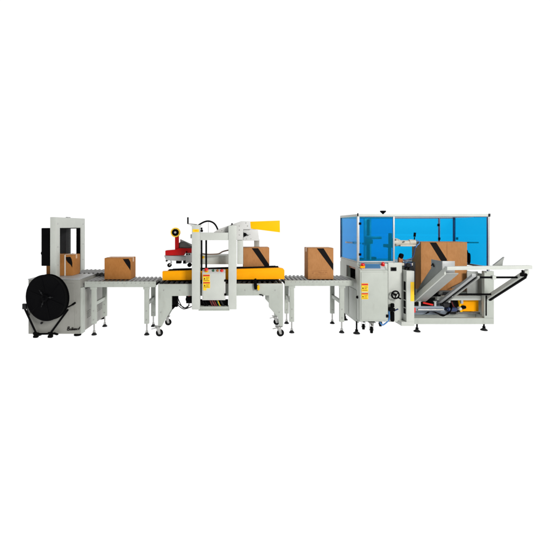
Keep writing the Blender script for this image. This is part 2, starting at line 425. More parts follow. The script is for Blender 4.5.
roller_conveyor('grey roller conveyor beside the strapping machine, carrying the lowest, widest carton', -2.006, -1.036, 5.195, 5.63, (94, 146.7))
roller_conveyor('grey roller conveyor touching the blue windowed machine, carrying the tall carton', .735, 1.690, 5.30, 5.80, (291.8, 341.8))

# ================================================================ CARTONS
def carton(label, x0, x1, y0, y1, z0, z1, stripe, prints=None, extra=None, group='brown cartons on the packing line', board='card'):
    t = thing('carton', label, 'carton', ((x0 + x1) / 2, (y0 + y1) / 2, z0), group)
    m = MB(); g = .0035
    # four walls and four top flaps meeting at a centre seam
    m.box(x0, x1, y0, y1, z0, z1 - .006, .004)
    ym = (y0 + y1) / 2
    m.box(x0 + .001, x1 - .001, y0 + .001, ym - .0015, z1 - .0065, z1, .002)
    m.box(x0 + .001, x1 - .001, ym + .0015, y1 - .001, z1 - .0065, z1, .002)
    # dark printed band
    def face(uv, mi, off=.0012): m.prism([(X(u, y0), y0 - off, Z(v, y0)) for u, v in uv], (0, off + .0005, 0), 0, mi)
    face(stripe, 1)
    for uv in prints or []: face(uv, 2, .0009)
    m.build('carton_body', [board, 'ink', 'fade'], t)
    p = MB(); w = .026
    p.box(x0 - .0008, x1 + .0008, ym - w, ym + w, z1 + .0002, z1 + .001, 0)
    p.box(x1, x1 + .0010, ym - w, ym + w, z1 - .06, z1 + .0008, 0); p.box(x0 - .0010, x0, ym - w, ym + w, z1 - .06, z1 + .0008, 0)
    p.build('packing_tape', 'ptape', t)
    if extra: extra(t)
    return t

# inside the strapping arch
def strap_on(t):
    m = MB(); x = X(65.1, 5.45); a, b, c, d = 5.45, 5.72, .778, 1.076
    for q in ((a - .003, a - .0005, c, d + .003), (b + .0005, b + .003, c, d + .003), (a - .003, b + .003, d + .0008, d + .003)):
        m.box(x - .008, x + .008, q[0], q[1], q[2], q[3], 0)
    m.build('strap', 'strap', t)
carton('small brown carton standing in the arch of the strapping machine, a pale strap round it',
       X(46.3, 5.45), X(72.6, 5.45), 5.45, 5.72, .778, 1.074, [(65.8, 257.0), (70.4, 256.8), (71.6, 259), (72.4, 263), (72.3, 267.6), (70.6, 264.8), (67.8, 262.3), (66.2, 260)], None, strap_on, board='cardo')
# on the first conveyor
carton('low wide brown carton with a dark corner mark, on the conveyor beside the strapping machine',
       X(104.4, 5.33), X(130.8, 5.33), 5.33, 5.60, .742, 1.040, [(122.8, 259.0), (128.6, 258.8), (130.4, 262), (130.6, 266), (130.4, 270.4), (128.2, 267), (125.6, 263.4)],
       [[(106.5, 277), (107.6, 277), (107.6, 277.3), (106.5, 277.3)]], board='cardo')
# inside the sealer
carton('square brown carton with a black diagonal stripe between the yellow side belts',
       X(243.4, 5.345), X(269.3, 5.345), 5.345, 5.60, .739, 1.187, [(251.6, 248.2), (258.2, 248.2), (269.1, 264.5), (269.1, 272.6)])
# on the second conveyor
carton('tall brown carton with black stripe and faint print, on conveyor by blue windowed machine',
       X(308.0, 5.34), X(333.5, 5.34), 5.34, 5.61, .742, 1.181, [(316.8, 248.4), (323.6, 248.4), (333.3, 263.8), (333.3, 270.6)],
       [[(312, 271.0), (327.5, 270.2), (327.5, 270.7), (312, 271.5)], [(318, 272.2), (320, 271.6), (322, 272.6), (324, 272), (323.6, 273.2), (320, 273.6)], [(314, 274.4), (326, 274.0), (326, 274.4), (314, 274.8)],
        [(311.6, 273), (313.4, 271.8), (313.8, 273.4), (312.2, 274.4)], [(325, 272), (327, 271.6), (327.2, 272.8), (325.4, 273.2)]])

# ================================================================ CARTON SEALER
def carton_sealer():
    t = thing('carton_sealer', 'grey carton sealing machine on casters with red tape head and yellow belt guards', 'sealing machine', (-.15, 5.42, 0))
    Yf, Yr = 5.12, 5.70
    prof = [(158.3, 284), (282.9, 283.4), (282.9, 326), (279.2, 326), (277.6, 316.6), (268.9, 307), (268.9, 295.3), (171.8, 295.8), (171.8, 308.5), (162.4, 325), (162.2, 326), (158.3, 326)]
    for y, nm in ((Yf, 0), (Yr, 1)):
        m = MB(); m.prism([(X(u, Yf), y - .02, Z(v, Yf) - (.0 if nm == 0 else 0)) for u, v in prof], (0, .04, 0), .005)
        if nm == 0:
            for u, v in ((164, 290), (180, 290), (245, 290), (275, 290), (279, 312), (161, 312)):
                addisc(m, (X(u, Yf), Yf - .021, Z(v, Yf)), (0, 1, 0), .008, .008, .002, 1, 6)
        m.build('side_frame', ['grey', 'steel'], t)
    x0, x1 = X(158.3, Yf), X(282.9, Yf)
    for a, b in ((x0, x0 + .03), (x1 - .03, x1)): m = MB(); m.box(a, b, Yf + .0205, Yr - .0205, .56, .70, .003); m.build('end_plate', 'grey', t)
    for xx in (x0 + .045, x1 - .045): m = MB(); m.box(xx - .02, xx + .02, Yf + .0205, Yr - .0205, .30, .34, .003); m.build('cross_tube', 'grey', t)
    m = MB(); m.box(x0 + .05, x1 - .05, Yf + .03, Yr - .03, .665, .690, .002); m.build('bed_plate', 'char', t)
    n = 24
    for k in range(n):
        xx = x0 + .03 + k * (x1 - x0 - .06) / (n - 1)
        m = MB(); m.tube([(xx, Yf + .022, .715), (xx, Yr - .022, .715)], .0215, 16); m.build('roller', 'char', t)
    for u, y in ((157.8, 5.13), (166.8, 5.70), (278.8, 5.13), (275.2, 5.72)):
        caster(t, X(u, y) if u < 200 else X(u, y), y, .140, .048, .25 if u < 200 else .1)
    # dark stuff hanging under the bed at the left
    m = MB(); m.box(X(172.2, 5.3), X(177.5, 5.3), 5.3, 5.4, Z(307, 5.3), .664, .004); m.ppoly([(172, 305), (177, 305), (172.8, 309.5), (172, 309.5)], 5.3, 5.36, .002)
    m.build('belt_motor', 'black', t)
    m = MB(); m.box(X(186, 5.25), X(192.5, 5.25), 5.25, 5.45, Z(303.5, 5.25), .664, .01); addisc(m, (X(189, 5.25), 5.24, Z(299, 5.25)), (0, 1, 0), .045, .05, .01)
    m.box(X(188.2, 5.24), X(190.2, 5.24), 5.222, 5.24, Z(296, 5.24), Z(294.4, 5.24), .002, 1)
    m.build('belt_motor', ['black', 'redbtn'], t)
    for pts in (((175, 303), (179, 306), (184, 309), (192, 306.5)), ((176, 299), (179.5, 304.5), (187, 308), (190, 300)), ((177, 296), (181, 305), (184.5, 308), (189.5, 305))):
        m = MB(); m.tube([(X(u, 5.28), 5.28, Z(v, 5.28)) for u, v in pts], .006, 8, 0, 6); m.build('cable', 'black', t)
    # yellow side belt guards
    for y0, nm in ((5.20, 0), (5.635, 1)):
        Yg = 5.20; lo = Vector((0, 0, -.030 * nm))
        pts = [(162.3, 271.4), (279.8, 268.0), (283.2, 268.5), (284.5, 270.2), (284.5, 279.2), (162.3, 280.3)]
        m = MB(); m.prism([Vector((X(u, Yg), y0, Z(v, Yg))) + lo for u, v in pts], (0, .075, 0), .006)
        g = m.build('belt_guard', 'orange', t)
        m = MB(); yb0 = y0 + .0755 if nm == 0 else y0 - .028
        m.prism([Vector((X(u, Yg), yb0, Z(v, Yg))) + lo for u, v in ((168, 269.9), (279, 266.6), (281, 277.5), (166, 278.6))], (0, .0275, 0), .006)
        m.build('drive_belt', 'rubber', g)
        if nm == 0:
            m = MB()
            m.box(X(168, Yg), X(276, Yg), Yg + .02, Yg + .06, .735, Z(280.2, Yg) + .002, .002); m.build('belt_chassis', 'black', g)
    # front portal frame
    Yp = 5.00
    m = MB(); m.pbox(191.8, 200.0, 226, 309.7, Yp, Yp + .095, .006); m.pbox(190.4, 201, 224.9, 226.2, Yp + .002, Yp + .093, .002); m.build('portal_post', 'pale', t)
    m = MB(); m.pbox(228.4, 236.6, 225.5, 309.5, Yp, Yp + .095, .006); m.build('portal_post', 'pale', t)
    m = MB(); m.pbox(200.05, 228.35, 232.6, 240.2, Yp + .008, Yp + .09, .005); m.build('portal_beam', 'pale', t)
    m = MB(); m.pbox(200.05, 228.35, 306.6, 309.6, Yp + .006, Yp + .11, .004); m.pbox(198.5, 229.5, 309.65, 310.8, Yp - .002, Yp + .11, .002); m.build('cable_tray', 'grey', t)
    m = MB(); Yq = 5.29; m.pbox(198.5, 230, 255.4, 264.3, Yq, Yq + .30, .006); m.build('cross_beam', 'pale', t)
    for u in (201.6, 206.2):
        m = MB(); m.tube([(X(u, 5.15), 5.15, Z(239, 5.15)), (X(u, 5.15), 5.15, Z(271, 5.15))], .0125, 14); m.build('lifting_screw', 'black', t)
    m = MB(); m.box(X(200.4, 5.11), X(208.5, 5.11), 5.11, 5.19, Z(239, 5.11), Z(233, 5.11), .004); m.build('screw_bearing', 'grey', t)
    for u, v, du, dv, Yl in ((192.6, 229.2, 6.4, 2.9, Yp), (200.4, 256.0, 4.0, 2.6, Yq)):
        m = MB(); m.pbox(u, u + du, v, v + dv, Yl - .002, Yl + .001, 0); m.pbox(u + du * .3, u + du * .75, v + dv * .35, v + dv * .7, Yl - .003, Yl - .002, 0, 1)
        m.build('safety_label', ['labely', 'orange'], t)
    # rear portal posts carrying the beam
    for u0, u1 in ((193.2, 198.4), (229.2, 234.6)):
        m = MB(); m.box(X(u0, 5.76), X(u1, 5.76), 5.76, 5.84, .42, 1.305, .006); m.build('portal_post', 'pale', t)
    m = MB(); m.box(X(193.2, 5.76), X(234.6, 5.76), 5.765, 5.835, 1.3055, 1.385, .005)
    for u in (195.5, 232): m.box(X(u, 5.5) - .03, X(u, 5.5) + .03, Yp + .0955, 5.76, 1.325, 1.38, .004)
    m.build('portal_beam', 'pale', t)
    # crank, hose, clamp knob
    m = MB(); Yc = 5.04
    m.tube([(X(u, Yc), Yc, Z(v, Yc)) for u, v in ((188.0, 223.8), (192, 224.1), (197, 224.6))], .006, 10); m.tube([(X(197, Yc), Yc, Z(224.6, Yc)), (X(197, Yc), Yc, Z(226, Yc))], .012, 12)
    c = m.build('crank', 'steel', t)
    m = MB(); m.tube([(X(187.9, Yc), Yc, Z(224, Yc)), (X(187.9, Yc), Yc, Z(220.5, Yc)), (X(187.9, Yc), Yc, Z(217.2, Yc))], .0105, 14); m.build('handle', 'black', c)
    m = MB(); Yh = 5.14
    m.tube([(X(u, Yh), Yh, Z(v, Yh)) for u, v in ((197.5, 225.8), (200, 224.2), (204, 222.0), (208.3, 221.1), (212.5, 222.3), (215.5, 225), (217.6, 229.2), (218, 232))], .0115, 12, 0, 6); m.build('cable_hose', 'black', t)
    m = MB(); m.tube([(X(u, 5.2), 5.2, Z(v, 5.2)) for u, v in ((202, 253.6), (207, 254.3), (214, 254.2), (219, 253.6), (223, 251.5), (229, 250))], .0095, 10, 0, 6); m.build('cable_hose', 'grille', t)
    m = MB(); m.tube([(X(208.3, Yh), Yh + .02, Z(221.8, Yh)), (X(208.3, Yh), Yh + .02, Z(233, Yh))], .003, 6); m.build('hose_support', 'alu', t)
    m = MB(); m.lathe((X(201.8, 5.0), 5.0, Z(230.8, 5.0)), (0, 1, 0), [(0, -.02), (.014, -.018), (.018, 0), (.014, .015), (.012, .04), (0, .04)], 14); m.pbox(200.7, 202.2, 227.5, 229.5, 5.0, 5.05, .003)
    m.build('clamp_knob', 'black', t)
    # flap folding head on the right
    m = MB()
    m.ppoly([(213.5, 232.5), (218.7, 229.0), (241.2, 221.2), (250.2, 221.2), (251.0, 229.2), (243.3, 229.2), (243.0, 240.0), (228.6, 240.0), (228.6, 232.5)], 5.100, 5.135, .004)
    for u, v in ((222, 230.5), (226, 229.4), (239.4, 226), (239.4, 230), (239.4, 235), (246, 223), (247.6, 226)): addisc(m, (X(u, 5.1), 5.099, Z(v, 5.1)), (0, 1, 0), .007, .006, .001, 1, 10)
    hd = m.build('gusset_plate', ['white', 'steel'], t)
    m = MB(); addisc(m, (X(232, 5.1), 5.09, Z(224.0, 5.1)), (0, 1, 0), .012, .03, .003); m.build('locking_pin', 'char', hd)
    m = MB(); m.pbox(237.3, 243.2, 240.1, 264.2, 5.12, 5.19, .005); m.pbox(238.6, 241.6, 223, 240, 5.136, 5.19, .005); m.build('folder_leg', 'pale', t)
    m = MB(); m.ppoly([(243.3, 229.3), (257.8, 229.3), (259.3, 240.7), (243.3, 240.7)], 5.136, 5.66, .006)
    for u, v in ((247, 236), (250, 234.5), (251, 238.8), (246.4, 239)): addisc(m, (X(u, 5.136), 5.135, Z(v, 5.136)), (0, 1, 0), .006, .006, .001, 1, 10)
    fh = m.build('folder_head', ['white', 'steel'], t)
    m = MB(); m.lathe((X(245, 5.13), 5.135, Z(234.6, 5.13)), (0, 1, 0), [(0, -.045), (.018, -.04), (.024, -.02), (.010, -.005), (0, -.004)], 16)
    m.ppoly([(243.6, 232.2), (246.8, 234.6), (243.6, 237.4)], 5.118, 5.132, .002); m.tube([(X(246, 5.12), 5.12, Z(234.6, 5.12)), (X(248.6, 5.12), 5.12, Z(235.3, 5.12))], .005, 8)
    m.build('clamp_lever', 'black', fh)
    m = MB(); m.box(X(254.2, 5.62), X(259.4, 5.62), 5.62, 5.66, .86, Z(240.7, 5.136) - .0005, .004); m.build('folder_leg', 'pale', t)
    # flared yellow plough
    m = MB(); Ya, Yb = 5.14, 5.34
    def sheet(a, b): m.ppoly([(250.2, 221.6), (279.8, 220.5), (280.0, 232.4), (250.2, 228.6)], a, b, .0008)
    sheet(Ya, Ya + .004); m.prism([(X(250.2, Ya), Yb, Z(221.6, Ya)), (X(279.8, Ya), Yb, Z(220.5, Ya)), (X(280, Ya), Yb, Z(232.4, Ya)), (X(250.2, Ya), Yb, Z(228.6, Ya))], (0, .004, 0), .0008)
    m.prism([(X(250.2, Ya), Ya + .0045, Z(221.6, Ya)), (X(279.8, Ya), Ya + .0045, Z(220.5, Ya)), (X(279.8, Ya), Ya + .0045, Z(220.5, Ya) - .004), (X(250.2, Ya), Ya + .0045, Z(221.6, Ya) - .004)], (0, Yb - Ya - .005, 0), 0)
    m.build('flap_plough', 'yellow', t)
    # tape head
    Yt = 5.38
    m = MB()
    m.ppoly([(164.0, 255.6), (186, 256.2), (186, 260.4), (180, 261), (166, 260.3)], Yt - .03, Yt + .12, .006)
    th = m.build('tape_head', 'alu', t)
    m = MB(); m.ppoly([(165.2, 250.6), (175, 249.8), (178.8, 248.3), (186, 248.4), (191.5, 248.5), (191.5, 252.8), (185, 253), (184, 255.4), (165.2, 255.4)], Yt - .02, Yt + .10, .006)
    m.pbox(174.9, 178.8, 236, 250.5, Yt + .02, Yt + .05, .004); m.build('head_cover', 'red', th)
    m = MB(); m.ppoly([(178.9, 243), (180.5, 241.8), (184, 242.0), (193, 246.6), (193, 248.5), (178.9, 248.5)], Yt + .052, Yt + .07, .004); m.build('tape_guide_plate', 'darksteel', th)
    m = MB(); m.ppoly([(180.2, 239), (193, 244.8), (193, 246.4), (184.4, 242.2), (180.2, 242.2)], Yt + .072, Yt + .078, .002); m.build('guard_plate', 'alu', th)
    m = MB(); m.pbox(185.6, 192, 253.1, 262.8, Yt - .06, Yt + .09, .004)
    for u, v in ((187, 254.4), (189.4, 254.2), (186.6, 252)): addisc(m, (X(u, 5.32), 5.318, Z(v, 5.32)), (0, 1, 0), .010, .02, .003, 1, 12)
    m.build('head_bracket', ['alu', 'black'], th)
    c = Vector((X(175.6, Yt), Yt, Z(232.4, Yt))); r = .068
    m = MB(); m.lathe(c, (0, 1, 0), [(r * .74, -.025), (r * .97, -.025), (r, -.02), (r, .02), (r * .97, .025), (r * .74, .025)], 40)
    for a in (.80, .87): m.lathe(c, (0, 1, 0), [(r * a, -.0262), (r * (a + .02), -.0262), (r * (a + .02), -.0252), (r * a, -.0252)], 40, 1)
    tr = m.build('tape_roll', ['tape', 'labely'], th)
    m = MB(); m.lathe(c, (0, 1, 0), [(r * .22, -.03), (r * .55, -.032), (r * .72, -.026), (r * .72, .03), (0, .03), (0, -.01), (r * .22, -.012)], 32)
    m.build('tape_core', 'black', tr)
    m = MB(); addisc(m, c + Vector((0, -.03, 0)), (0, 1, 0), .016, .03, .004); m.build('core_bolt', 'alu', tr)
    m = MB(); addisc(m, (X(169.3, Yt), Yt + .02, Z(265.2, Yt)), (0, 1, 0), .029, .06, .006); addisc(m, (X(166.8, Yt), Yt + .0, Z(260.6, Yt)), (0, 1, 0), .013, .06, .003)
    m.build('press_roller', 'rubber', th)
    m = MB(); m.tube([(X(u, Yt), Yt - .016, Z(v, Yt)) for u, v in ((170.6, 259.5), (171.6, 262), (169.6, 265.2))], .010, 8); m.build('roller_arm', 'alu', th)
    m = MB(); m.pbox(176, 180.8, 260.9, 263.6, Yt - .01, Yt + .1, .004); m.pbox(183, 186.2, 260.6, 263.7, Yt - .01, Yt + .1, .004); m.build('knife_guard', 'black', th)
    m = MB(); addisc(m, (X(189.4, 5.32), 5.34, Z(265, 5.32)), (0, 1, 0), .030, .05, .006); m.build('press_roller', 'rubber', th)
    # control box between the portal posts
    Yk = 4.985
    m = MB(); x0, x1 = X(202.2, Yk), X(225.4, Yk); zt, zk, zb = Z(269.7, Yk + .05), Z(273.0, Yk), Z(300.2, Yk)
    m.prism([(x0, Yk, zb), (x0, Yk, zk), (x0, Yk + .05, zt), (x0, Yk + .115, zt), (x0, Yk + .115, zb)], (x1 - x0, 0, 0), .004)
    cb = m.build('control_box', 'white', t)
    m = MB(); m.box(x0 + .012, x1 - .012, Yk - .006, Yk + .001, zb + .012, zk - .006, .003); m.build('box_door', 'pale', cb)
    nrm = Vector((0, -(zt - zk), .05)).normalized()
    def on_slope(u, s=.5): return Vector((X(u, Yk + .02), Yk + .05 * s, zk + (zt - zk) * s))
    m = MB(); b = on_slope(206.4, .55); m.lathe(b, nrm, [(0, 0), (.027, 0), (.027, .006), (0, .006)], 24); m.build('button_base', 'labely', cb)
    m = MB(); m.lathe(b, nrm, [(0, .0065), (.012, .0065), (.012, .018), (.024, .022), (.026, .034), (.016, .042), (0, .042)], 24); m.build('emergency_stop', 'redbtn', cb)
    for u, mt in ((213.2, 'green'), (217.5, 'brown'), (221.8, 'redbtn')):
        m = MB(); m.lathe(on_slope(u, .62), nrm, [(0, 0), (.016 if u < 221 else .022, 0), (.016 if u < 221 else .022, .012), (.011, .02), (0, .02)], 20); m.build('push_button', mt, cb)
    warning_label(cb, 202.9, 274.4, 7.0, 7.4, Yk - .006); warning_label(cb, 203.1, 281.8, 7.0, 6.4, Yk - .006)
    m = MB(); m.pbox(203.2, 206.4, 287.8, 290.4, Yk - .008, Yk - .0055, 0); m.build('warning_label', 'labely', cb)
    for v in (280.6, 294.6):
        m = MB(); m.pbox(224.3, 226.4, v - 1.0, v + 1.0, Yk - .016, Yk + .03, .004); m.build('latch', 'black', cb)
    m = MB(); m.pbox(200.3, 228.1, 299.5, 306.4, Yp + .085, Yp + .11, .002); m.build('cable_duct', 'black', t)
    for u, w, mt in ((203.5, .02, 'black'), (206, .016, 'black'), (211, .012, 'wine'), (213.4, .017, 'wine'), (215.4, .013, 'wine'), (217.8, .012, 'green'), (218.8, .009, 'labely'), (222, .02, 'char')):
        m = MB(); m.tube([(X(u + d, Yp + .045), Yp + .045, Z(v, Yp + .045)) for d, v in ((-1.0 - w * 20, 299.5), (-.2, 302.5), (.6 + w * 30, 305), (1.0 + w * 60, 306.2))], w * .6, 10, 0, 5); m.build('wire_bundle', mt, t)
    m = MB(); m.tube([(X(212, 5.06), 5.06, Z(300.3, 5.06)), (X(212, 5.06), 5.06, Z(306.5, 5.06))], .02, 10); m.build('cable_gland', 'char', t)
    # width lock lever on the front frame
    m = MB(); m.ppoly([(254.4, 279), (256.4, 278.6), (257.2, 286), (256.8, 289.6), (254.4, 289.6), (253.8, 285)], 5.06, 5.095, .006); lv = m.build('lock_lever', 'black', t)
    m = MB(); m.ppoly([(257.1, 286.2), (258.8, 284.6), (259.9, 287), (259.3, 290.6), (257.4, 290.0)], 5.06, 5.09, .007); m.build('handle', 'yellow', lv)
    m = MB(); m.tube([(X(258, 5.1), 5.115, Z(294.3, 5.1)), (X(262, 5.1), 5.09, Z(295.0, 5.1)), (X(263.2, 5.1), 5.09, Z(296.0, 5.1))], .009, 10); m.build('drain_plug', 'char', t)
    return t
carton_sealer()

# ================================================================ CASE ERECTOR
def case_erector():
    XL, XR, YF, YB = 1.73, 3.54, 5.25, 6.05
    t = thing('case_erector', 'large grey case erecting machine with blue windows, holding the biggest carton', 'case erector', (2.65, 5.6, 0))
    zt = 1.655
    def post(x, y, z0, z1, w=.03, mat='alu', name='frame_post'):
        m = MB(); m.box(x, x + w, y, y + w, z0, z1, .003); return m.build(name, mat, t)
    # ---- base: beams and lower panels
    m = MB()
    m.box(2.50, 3.655, 5.30, 5.36, .120, .205, .005)                    # front bottom beam
    m.box(3.595, 3.655, 5.365, YB + .03, .120, .205, .005)
    m.box(XL, 3.59, YB - .03, YB + .03, .120, .205, .005)
    m.box(2.5, 3.59, 5.60, 5.66, .125, .2, .004)
    m.build('base_frame', 'grey', t)
    m = MB(); m.box(3.52, 3.655, 5.30, 5.36, .2055, .86, .005); rp = m.build('front_post', 'grey', t)
    m = MB(); m.box(3.535, 3.550, 5.292, 5.2995, .24, .52, .002); m.build('gas_strut', 'black', rp)
    m = MB(); m.box(3.60, 3.65, 5.365, YB + .03, .2055, .80, .004); m.build('side_panel', 'grey', t)
    m = MB(); m.box(XL, 3.598, YB + .005, YB + .028, .2055, .93, .003); m.build('rear_panel', 'grey', t)
    m = MB()
    # left side panel with the carton outlet cut into it
    oz0, oz1, oy0, oy1 = .735, .905, 5.33, 5.74
    for a in ((YF, YB, .15, oz0), (YF, oy0, oz0, oz1), (oy1, YB, oz0, oz1), (YF, YB, oz1, .985)):
        m.box(XL, XL + .02, a[0], a[1], a[2], a[3], .0)
    m.box(XL - .006, XL - .0005, YF + .03, 5.60, .19, .60, .003); m.box(XL - .006, XL - .0005, 5.63, 6.02, .19, .60, .003)
    m.build('side_panel', 'grey', t)
    m = MB(); m.box(XL + .0205, XL + .3, oy0, oy1, .68, .72, .002); m.box(XL + .06, XL + .3, oy1, oy1 + .01, .72, .93, .0); m.box(XL + .3, XL + .31, oy0, oy1, .72, .93, 0)
    m.build('outlet_chute', 'char', t)
    m = MB(); m.box(XL + .03, XL + .05, oy0 + .05, oy1 - .03, .872, .90, .002); m.build('outlet_flap', 'brown', t)
    m = MB(); m.box(X(388.2, YF), X(402, YF), YF, YF + .025, .165, .985, .004)
    m.box(XL + .021, X(388.1, YF), YF + .012, YF + .03, .165, .97, .003)
    fp = m.build('front_panel', 'pale', t)
    m = MB(); m.pbox(391, 396.6, 267.3, 271.0, YF - .010, YF + .001, .002); m.pbox(391.8, 395.8, 268.0, 270.3, YF - .013, YF - .0102, 0, 1); m.build('counter', ['char', 'black'], fp)
    # deck
    m = MB(); m.box(XL + .021, X(414, YF), YF + .031, YB - .035, .94, .975, .003); m.build('deck', 'cream', t)
    # ---- slotted front post with yellow strip
    Ys = 5.15; xs = X(406.6, Ys)
    m = MB()
    m.box(xs - .002, X(414.4, Ys), Ys, Ys + .19, .155, Z(271, Ys), .006)
    sp = m.build('slotted_post', 'pale', t)
    m = MB()
    for v0, v1 in ((281.5, 290.2), (291.6, 299.5), (300.6, 307.2), (308.2, 313.6)):
        m = MB(); m.box(xs - .0045, xs - .0015, Ys + .022, Ys + .082, Z(v1, Ys + .05), Z(v0, Ys + .05), 0); m.build('slot', 'black', sp)
    m = MB(); m.pbox(410.6, 414.2, 282, 301.2, Ys - .0025, Ys + .001, 0); m.build('warning_strip', 'labely', sp)
    m = MB(); m.pbox(401.5, 414.4, 322, 326.0, Ys - .004, Ys + .2, .005); m.build('post_shoe', 'pale', sp)
    # ---- enclosure frame
    for x, y, z0, w in ((XL, YF - .004, .9855, .03), (XL, YB, .9855, .03), (XR - .002, YF - .004, .861, .022), (XR - .01, YB, .93, .03)):
        post(x, y, z0, zt - .0355, w, 'alu' if y < 5.5 else 'navy')
    post(X(393.2, YF), YF, .976, zt - .0355, .022)
    post(X(438.6, YB), YB - .005, .93, zt - .0355, .022, 'navy')
    m = MB()
    m.box(XL, XR + .02, YF - .006, YF + .03, zt - .035, zt, .004); m.box(XL, XR + .02, YB, YB + .03, zt - .035, zt, .004)
    m.box(XL, XL + .03, YF + .0305, YB - .0005, zt - .035, zt, .004); m.box(XR - .01, XR + .02, YF + .0305, YB - .0005, zt - .035, zt, .004)
    m.build('top_rail', 'pale', t)
    m = MB()
    m.box(XL + .0305, X(393.1, YF), YF, YF + .02, .985, 1.005, .002); m.box(XL + .031, XR - .012, YB + .003, YB + .024, .9355, .955, .002)
    m.box(XL + .004, XL + .024, YF + .03, YB - .001, .986, 1.002, .002); m.box(XR - .006, XR + .014, YF + .027, YB - .001, .905, .93, .002)
    m.build('mid_rail', 'alu', t)
    m = MB()
    m.box(XL + .031, XR - .012, YF + .002, YF + .018, zt - .043, zt - .0355, .001); m.box(XL + .031, XR - .012, YB + .005, YB + .02, zt - .046, zt - .0355, .001)
    m.build('gasket', 'navy', t)
    # ---- acrylic
    def glass(a, name='blue_window'):
        m = MB(); m.bm.free(); m.bm = bmesh.new()
        m.bm.faces.new([m.bm.verts.new(p) for p in a]); return m.build(name, 'acrylic', t)
    def gx(x, y0, y1, z0, z1): return [(x, y0, z0), (x, y1, z0), (x, y1, z1), (x, y0, z1)]
    def gy(y, x0, x1, z0, z1): return [(x0, y, z0), (x1, y, z0), (x1, y, z1), (x0, y, z1)]
    glass(gx(XL + .012, YF + .027, YB, 1.003, zt - .036))
    dr = glass(gy(YF + .01, XL + .031, X(393.1, YF), 1.006, zt - .0435), 'blue_door')
    glass(gy(YB + .012, XL + .031, X(438.5, YB), .956, zt - .0465))
    glass(gy(YB + .014, X(440.6, YB), XR - .011, .956, zt - .0465))
    glass(gx(XR + .006, YF + .027, YB - .001, .931, zt - .036))
    m = MB(); m.box(XR - .010, XR - .0025, YF, YF + .02, .87, zt - .045, .001); m.build('gasket', 'navy', t)
    m = MB(); m.box(XR - .004, XR + .024, YF - .012, YF - .0065, zt - .036, zt + .006, .003); m.build('corner_cap', 'char', t)
    for v in (223.6, 254.5):
        m = MB(); m.pbox(359.0, 361.4, v - 1.2, v + 1.2, YF - .010, YF + .009, .004); m.build('hinge', 'black', dr)
    m = MB(); m.box(XL - .004, XL + .012, YF - .02, YF - .0065, zt - .03, zt + .012, .005); m.build('corner_cap', 'black', t)
    for u, v in ((438.0, 225), (438.8, 238.6), (456.6, 238.5)):
        m = MB(); m.box(X(u, YB) - .016, X(u, YB) + .016, YB - .022, YB - .0055, Z(v, YB) - .02, Z(v, YB) + .02, .005); m.build('latch', 'black', t)
    m = MB(); c = (X(383, 5.5), 5.5, zt)
    m.lathe(c, (0, 0, 1), [(0, -.01), (.014, -.01), (.014, .016), (.032, .030), (.045, .044), (.043, .056), (0, .058)], 8); m.build('top_knob', 'black', t)
    m = MB(); m.box(XL + .0305, XR - .0105, 5.485, 5.515, zt - .03, zt - .004, .002); m.build('roof_tie', 'white', t)
    # ---- things seen through the windows
    Yi = 5.75
    m = MB(); m.box(X(364.6, Yi), X(371.4, Yi), Yi, Yi + .05, .98, Z(218.5, Yi), .004); m.build('lift_column', 'white', t)
    m = MB(); m.box(X(366.7, Yi), X(369.6, Yi), Yi - .012, Yi - .001, .985, Z(244.5, Yi), .003); m.build('lift_chain', 'black', t)
    m = MB(); m.box(X(366.9, Yi), X(369.4, Yi), Yi - .012, Yi - .001, Z(235.5, Yi), Z(219.5, Yi), .003); m.build('lift_chain', 'black', t)
    m = MB(); m.box(X(364.8, Yi), X(371, Yi), Yi - .08, Yi - .013, Z(243.6, Yi), Z(239.2, Yi), .006); cg = m.build('lift_carriage', 'brown', t)
    m = MB(); m.box(X(364.6, Yi), X(380.2, Yi), Yi - .06, Yi - .014, Z(239.0, Yi), Z(236.4, Yi), .004); m.build('carriage_arm', 'darksteel', cg)
    m = MB(); m.box(X(357.6, Yi) + .06, X(364.7, Yi), Yi - .05, Yi - .02, Z(244.4, Yi), Z(242.6, Yi), .003); m.build('carriage_rod', 'navy', cg)
    m = MB(); m.tube([(X(345.5, 5.5), 5.5, Z(242.2, 5.5)), (X(361, 5.5), 5.5, Z(243.2, 5.5))], .012, 12); m.tube([(X(353, 5.5), 5.5, Z(242.7, 5.5)), (X(356, 5.5), 5.5, Z(242.9, 5.5))], .018, 12); m.build('guide_rod', 'cream', t)
    m = MB(); m.box(X(372.5, Yi), X(378, Yi), Yi + .06, Yi + .15, .98, Z(257.4, Yi), .004); m.box(X(360.5, Yi), X(365, Yi), Yi + .05, Yi + .15, .98, Z(258.4, Yi), .004); m.build('lower_drive', 'char', t)
    # the cream opening arm
    Ya = 5.45
    m = MB(); m.pbox(389.6, 392.2, 233.2, 247.5, Ya, Ya + .05, .006); m.build('arm_bracket', 'char', t)
    m = MB(); m.pbox(388.5, 394, 244.6, 247.8, Ya + .051, Ya + .25, .004); m.pbox(389, 391.4, 247, 263, Ya + .06, Ya + .1, .004); m.build('arm_column', 'char', t)
    m = MB()
    cy = Ya + .02
    m.tube([(X(u, Ya), cy, Z(v, Ya)) for u, v in ((393.0, 242.4), (395, 242.4), (397.5, 242.4))], .058, 20)
    m.tube([(X(397.5, Ya), cy, Z(242.4, Ya)), (X(401, Ya), cy, Z(242.8, Ya))], .056, 20, 0, 0, .036)
    m.tube([(X(401, Ya), cy, Z(242.8, Ya)), (X(409.5, Ya), cy, Z(242.9, Ya))], .0365, 20)
    m.tube([(X(409.5, Ya), cy, Z(242.4, Ya)), (X(412.6, Ya), cy, Z(242.4, Ya))], .042, 20)
